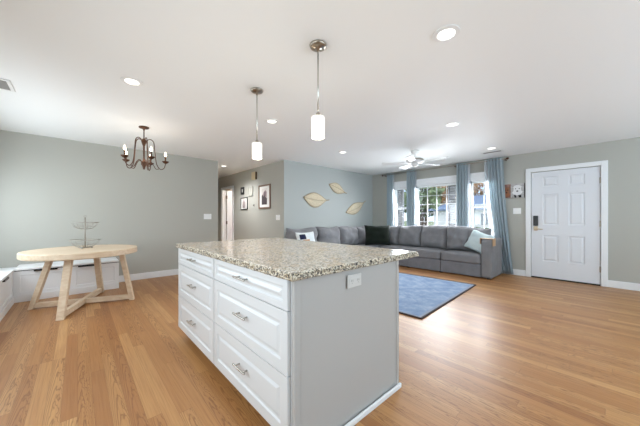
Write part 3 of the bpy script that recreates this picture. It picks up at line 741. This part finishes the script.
for q in (ell(.045, .04, .009, .010, 10), ell(.108, .04, .009, .010, 10), ell(.075, -.01, .018, .014, 10)): flat(p, 'face_mark', 'dogink', q, y-.003)
for q in ([(.03, -.14), (.06, -.14), (.05, -.085), (.02, -.08)], [(.10, -.14), (.14, -.14), (.14, -.09), (.09, -.09)]): flat(p, 'face_mark', 'dogink', q, y-.003)

# ------------------------------------------------------------------ ceiling fittings
def downlight(x, y, label):
    t = thing('recessed_light', label, 'ceiling light', (x, y, CE), 0, 'recessed ceiling lights')
    link('trim_ring', lathe(B(), [(.060, -.001), (.088, -.001), (.086, -.006), (.062, -.008)], 28), 'plate', t, smooth=False)
    link('lens', lathe(B(), [(.061, -.007), (.05, -.010), (.01, -.011)], 28), 'lens', t)
    light('downlight_lamp', 'SPOT', (0, 0, -.03), 115 if 'hall' in label else 9, (.97, .98, 1), size=.06, parent=t, spot=2.6)
for x, y, lab in ((.375, 3.02, 'recessed ceiling light above the open floor near the ceiling register'), (1.888, .77, 'recessed ceiling light nearest the viewer, large and bright'),
                  (1.895, 3.02, 'recessed ceiling light just beyond the far pendant lamp'), (3.805, 3.51, 'recessed ceiling light in front of the leaf wall'),
                  (3.78, 1.45, 'recessed ceiling light between the near pendant and the ceiling fan'), (5.60, 1.47, 'recessed ceiling light next to the slot vent by the curtain rod'),
                  (2.66, 6.43, 'recessed ceiling light in the hall')): downlight(x, y, lab)
def register(label, loc, lx, ly, slats_along_x, n=7):
    t = thing('air_vent', label, 'vent', loc)
    f = B(); w = .028
    for q in ((-lx/2, lx/2, -ly/2, -ly/2+w), (-lx/2, lx/2, ly/2-w, ly/2), (-lx/2, -lx/2+w, -ly/2+w, ly/2-w), (lx/2-w, lx/2, -ly/2+w, ly/2-w)): box(f, *q, -.010, -.0005)
    link('frame', f, 'plate', t, bev=.002)
    link('backing', bx(-lx/2+w, lx/2-w, -ly/2+w, ly/2-w, -.003, -.0005), 'dark' if n < 5 else 'grille', t)
    s = B()
    for k in range(n):
        if slats_along_x:
            y = -ly/2+w+(ly-2*w)*(k+.5)/n; beam(s, (-lx/2+w, y, -.006), (lx/2-w, y, -.006), .022, .002, (0, .5, .85))
        else:
            x = -lx/2+w+(lx-2*w)*(k+.5)/n; beam(s, (x, -ly/2+w, -.006), (x, ly/2-w, -.006), .006, .002, (.6, 0, .8))
    link('slats', s, 'grille', t)
register('white ceiling register at the left edge of the photo', (-.62, 3.915, CE), .31, .30, True)
register('narrow dark slot vent in the ceiling near the curtain rod', (5.93, 1.55, CE), .15, .36, False, 2)

def pendant(x, y, label):
    t = thing('pendant_lamp', label, 'pendant lamp', (x, y, CE), 0, 'pendant lamps over the island')
    link('canopy', lathe(B(), [(.062, -.0005), (.064, -.006), (.058, -.018), (.040, -.026), (.012, -.030), (.009, -.05)], 28), 'dnickel', t, smooth=True)
    link('rod', tube(B(), [(0, 0, -.03), (0, 0, -.50)], .005, 8), 'nickel', t, smooth=True)
    link('socket_cap', lathe(B(), [(.006, -.495), (.014, -.505), (.016, -.522), (.036, -.530), (.040, -.534)], 24), 'nickel', t, smooth=True)
    link('glass_shade', lathe(B(), [(.030, -.531), (.046, -.533), (.050, -.540), (.050, -.682), (.047, -.688), (.043, -.682), (.043, -.545)], 32), 'shade', t, smooth=True)
    light('pendant_bulb', 'POINT', (0, 0, -.74), 4, (1, .92, .8), size=.05, parent=t)
pendant(1.314, 1.461, 'nearer frosted white cylinder pendant lamp over the island')
pendant(1.325, 2.387, 'farther frosted white cylinder pendant lamp over the island')

cd = thing('chandelier', 'dark bronze five-arm candle chandelier above the round table', 'chandelier', (.689, 4.431, CE))
link('canopy', lathe(B(), [(.060, -.0005), (.064, -.012), (.05, -.022), (.014, -.03), (.010, -.05)], 24), 'bronze', cd, smooth=True)
link('chain', tube(B(), [(0, 0, -.045), (0, 0, -.17)], .007, 8), 'bronze', cd, smooth=True)
link('column', lathe(B(), [(.006, -.16), (.02, -.175), (.034, -.20), (.026, -.235), (.012, -.27), (.010, -.44), (.016, -.47), (.034, -.50), (.036, -.53), (.018, -.56), (.014, -.585), (.006, -.60)], 20), 'bronze', cd, smooth=True)
for k in range(5):
    t = -.155 + 2*PI*k/5; c_, s_ = math.cos(t), math.sin(t)
    P = lambda r, z: (r*c_, r*s_, z)
    b = B()
    tube(b, spline([P(.02, -.20), P(.07, -.165), P(.115, -.20), P(.13, -.33), P(.15, -.50), P(.195, -.575), P(.245, -.555), P(.262, -.48)], 5), .006, 6)
    tube(b, spline([P(.025, -.51), P(.06, -.47), P(.10, -.50), P(.14, -.575), P(.18, -.575)], 5), .005, 6)
    arm = link('arm', b, 'bronze', cd, smooth=True)
    x, y = P(.262, 0)[:2]
    link('drip_cup', lathe(B(), [(.010, -.49), (.030, -.478), (.044, -.462), (.046, -.456), (.012, -.462)], 18, (x, y)), 'bronze', arm, smooth=True)
    link('candle_sleeve', lathe(B(), [(.010, -.462), (.010, -.385)], 12, (x, y)), 'bronze', arm)
    link('bulb', lathe(B(), [(.007, -.386), (.014, -.374), (.015, -.36), (.009, -.335), (.002, -.318)], 14, (x, y)), 'bulb', arm, smooth=True)
light('chandelier_glow', 'POINT', (0, 0, -.42), 4, (1, .9, .78), size=.2, parent=cd)

fn = thing('ceiling_fan', 'white five-blade ceiling fan in front of the picture window', 'ceiling fan', (4.767, 2.524, CE))
link('canopy', lathe(B(), [(.075, -.0005), (.072, -.03), (.05, -.06), (.018, -.075)], 24), 'fan', fn, smooth=True)
link('down_rod', tube(B(), [(0, 0, -.06), (0, 0, -.14)], .012, 10), 'fan', fn, smooth=True)
link('motor_housing', lathe(B(), [(.025, -.12), (.10, -.132), (.15, -.155), (.155, -.20), (.125, -.228), (.06, -.238)], 32), 'fan', fn, smooth=True)
link('motor_band', lathe(B(), [(.152, -.166), (.160, -.170), (.160, -.190), (.152, -.194)], 32), 'dnickel', fn, smooth=True)
link('switch_housing', lathe(B(), [(.06, -.232), (.062, -.27), (.045, -.29), (.01, -.296)], 24), 'fan', fn, smooth=True)
for k in range(5):
    # angle measured from the viewer's right, turned into the room's axes
    a = math.radians(24+72*k) - .7399
    b = B(); n = 12; top = []
    for i in range(n+1):
        u = i/n; r = .20+.42*u; hw = .052+.022*u if u < .93 else .052+.022*u-.03*((u-.93)/.07)**2
        top.append((r, hw))
    up = [[b.verts.new((r, s*hw, -.222+s*.012+dz)) for s in (-1, 1)] for dz in (0, -.007) for r, hw in top]
    m_ = n+1
    for i in range(n):
        b.faces.new((up[i][0], up[i+1][0], up[i+1][1], up[i][1])); b.faces.new((up[m_+i][1], up[m_+i+1][1], up[m_+i+1][0], up[m_+i][0]))
        for s in (0, 1): b.faces.new((up[i][s], up[i+1][s], up[m_+i+1][s], up[m_+i][s]))
    for i in (0, n): b.faces.new((up[i][0], up[i][1], up[m_+i][1], up[m_+i][0]))
    bl = link('blade', b, 'fan', fn); bl.rotation_euler.z = a
    b = B(); beam(b, (.09, 0, -.222), (.27, 0, -.216), .035, .006); link('blade_iron', b, 'fan', bl)

# ------------------------------------------------------------------ outdoors, seen through the windows
struct('ground', bx(XF+.3, 140, -60, 140, -.9, -.55), 'grass')
struct('street', bx(17, 21, -30, 60, -.55, -.53), 'road')
hs = thing('house', 'white house with slate-blue roof across the street', 'house', (28, 10.2, -.55))
link('walls', bx(0, 7, -8, 2.5, 0, 2.6), 'siding', hs)
b = B()                                                        # hipped roof with a thick eave
E0 = [b.verts.new(q) for q in ((-.6, -8.4, 2.45), (7.6, -8.4, 2.45), (7.6, 2.9, 2.45), (-.6, 2.9, 2.45))]
E1 = [b.verts.new(q) for q in ((-.6, -8.4, 2.6), (7.6, -8.4, 2.6), (7.6, 2.9, 2.6), (-.6, 2.9, 2.6))]
r0, r1 = b.verts.new((3.5, -6.0, 4.1)), b.verts.new((3.5, -.2, 4.1))
b.faces.new(E0[::-1])
for k in range(4): b.faces.new((E0[k], E0[(k+1) % 4], E1[(k+1) % 4], E1[k]))
b.faces.new((E1[3], E1[0], r0, r1)); b.faces.new((E1[1], E1[2], r1, r0)); b.faces.new((E1[0], E1[1], r0)); b.faces.new((E1[2], E1[3], r1))
link('roof', b, 'roof', hs)
for y0, y1 in ((-2.77, -1.9), (-5.6, -4.4)):
    w = link('house_window', bx(-.05, .02, y0, y1, 1.0, 2.2), 'siding', hs); n = (y0+y1)/2
    b = B(); box(b, -.06, -.045, y0+.08, n-.04, 1.08, 2.12); box(b, -.06, -.045, n+.04, y1-.08, 1.08, 2.12); link('pane', b, 'hglass', w)
def foliage(R, n, seed, sq=1, leaf=.16):
    rnd = random.Random(seed); b = B()
    for _ in range(n):
        d = Vector((rnd.gauss(0, 1), rnd.gauss(0, 1), rnd.gauss(0, 1))).normalized(); r = R*rnd.random()**.4
        p = d*r; p.z *= sq; p += noise.noise_vector(p*.7/R*2+Vector((seed, 0, 0)))*R*.35
        u = Vector((rnd.gauss(0, 1), rnd.gauss(0, 1), rnd.gauss(0, 1))).normalized(); w = u.orthogonal().normalized()
        s = leaf*rnd.uniform(.6, 1.3)
        b.faces.new([b.verts.new(p+q) for q in (u*s, w*s*.6, -u*s, -w*s*.6)])
    return b
def tree(label, loc, H, R, m, seed, n=1500, leaf=.16):
    t = thing('tree', label, 'tree', loc, 0, 'trees across the street')
    b = B(); tube(b, spline([(0, 0, 0), (.08, .05, H*.3), (-.05, .1, H*.6), (.05, 0, H*.85)], 4), [.22-.012*k for k in range(13)], 8)
    for k in range(5):
        a = k*1.3; z = H*(.4+.08*k); tube(b, [(0, 0, z), (R*.35*math.cos(a), R*.35*math.sin(a), z+R*.3), (R*.7*math.cos(a), R*.7*math.sin(a), z+R*.7)], [.09, .06, .03], 6)
    link('trunk', b, 'bark', t, smooth=True)
    link('crown', foliage(R, n, seed, .9, leaf), m, t, loc=(0, 0, H*.72))
tree('leafy green tree filling the upper picture window', (15.5, 7.75, -.55), 4.3, 1.25, 'leafg', 1, 900)
tree('second green tree seen through the narrow window', (14.5, 11.6, -.55), 4.6, 1.7, 'leafg', 2, 1300)
tree('brown autumn tree rising behind the house roof over the picture window', (36, 15.2, -.55), 6.8, 1.9, 'leafo', 3, 900, .2)
tree('brown autumn tree above the roof in the door-side window', (41, 12.8, -.55), 7.6, 2.0, 'leafo', 4, 900, .2)
for lab, x_, y_, H_, R_, sd in (('distant green tree just past the gable end of the white house', 31, 15.0, 4.6, 1.5, 21), ('distant green tree behind the nearer leafy tree in the picture window', 36, 19.4, 5.6, 1.9, 22),
        ('distant green tree between the picture window and the narrow window', 30, 20.0, 5.0, 1.8, 25), ('distant green tree seen beside the louvred screen of the narrow window', 33, 24.8, 6.0, 2.0, 23), ('farthest green tree toward the leaf wall side of the street', 29, 28.5, 6.0, 2.2, 24)):
    tree(lab, (x_, y_, -.55), H_, R_, 'leafd', sd, 900, .3)
o = link('hedge', foliage(1, 2200, 9, 1, .07), 'leafd', loc=(22.8, 8.2, -.05)); o.scale = (.6, 5.2, .55)
tag(o, 'low clipped hedge along the street in front of the white house', 'hedge')
def louvre(label, x, y0, y1):
    t = thing('louvred_screen', label, 'screen', (x, y0, -.55), 0, 'grey louvred screens outside the windows'); w = y1-y0; h = 3.1
    f = B(); box(f, 0, .05, 0, .03, 0, h); box(f, 0, .05, w-.03, w, 0, h); box(f, 0, .05, .03, w-.03, h-.05, h); link('frame', f, 'shutter', t)
    s = B()
    for k in range(46): beam(s, (.025, .03, .06+k*.065), (.025, w-.03, .06+k*.065), .05, .008, (.7, 0, .7))
    link('slats', s, 'shutter', t); link('back_board', bx(.05, .06, 0, w, 0, h), 'shutter', t)
louvre('grey louvred screen outside the picture window on its door side', 6.95, 2.59, 2.80)
louvre('grey louvred screen outside the narrow window', 6.95, 4.05, 4.25)
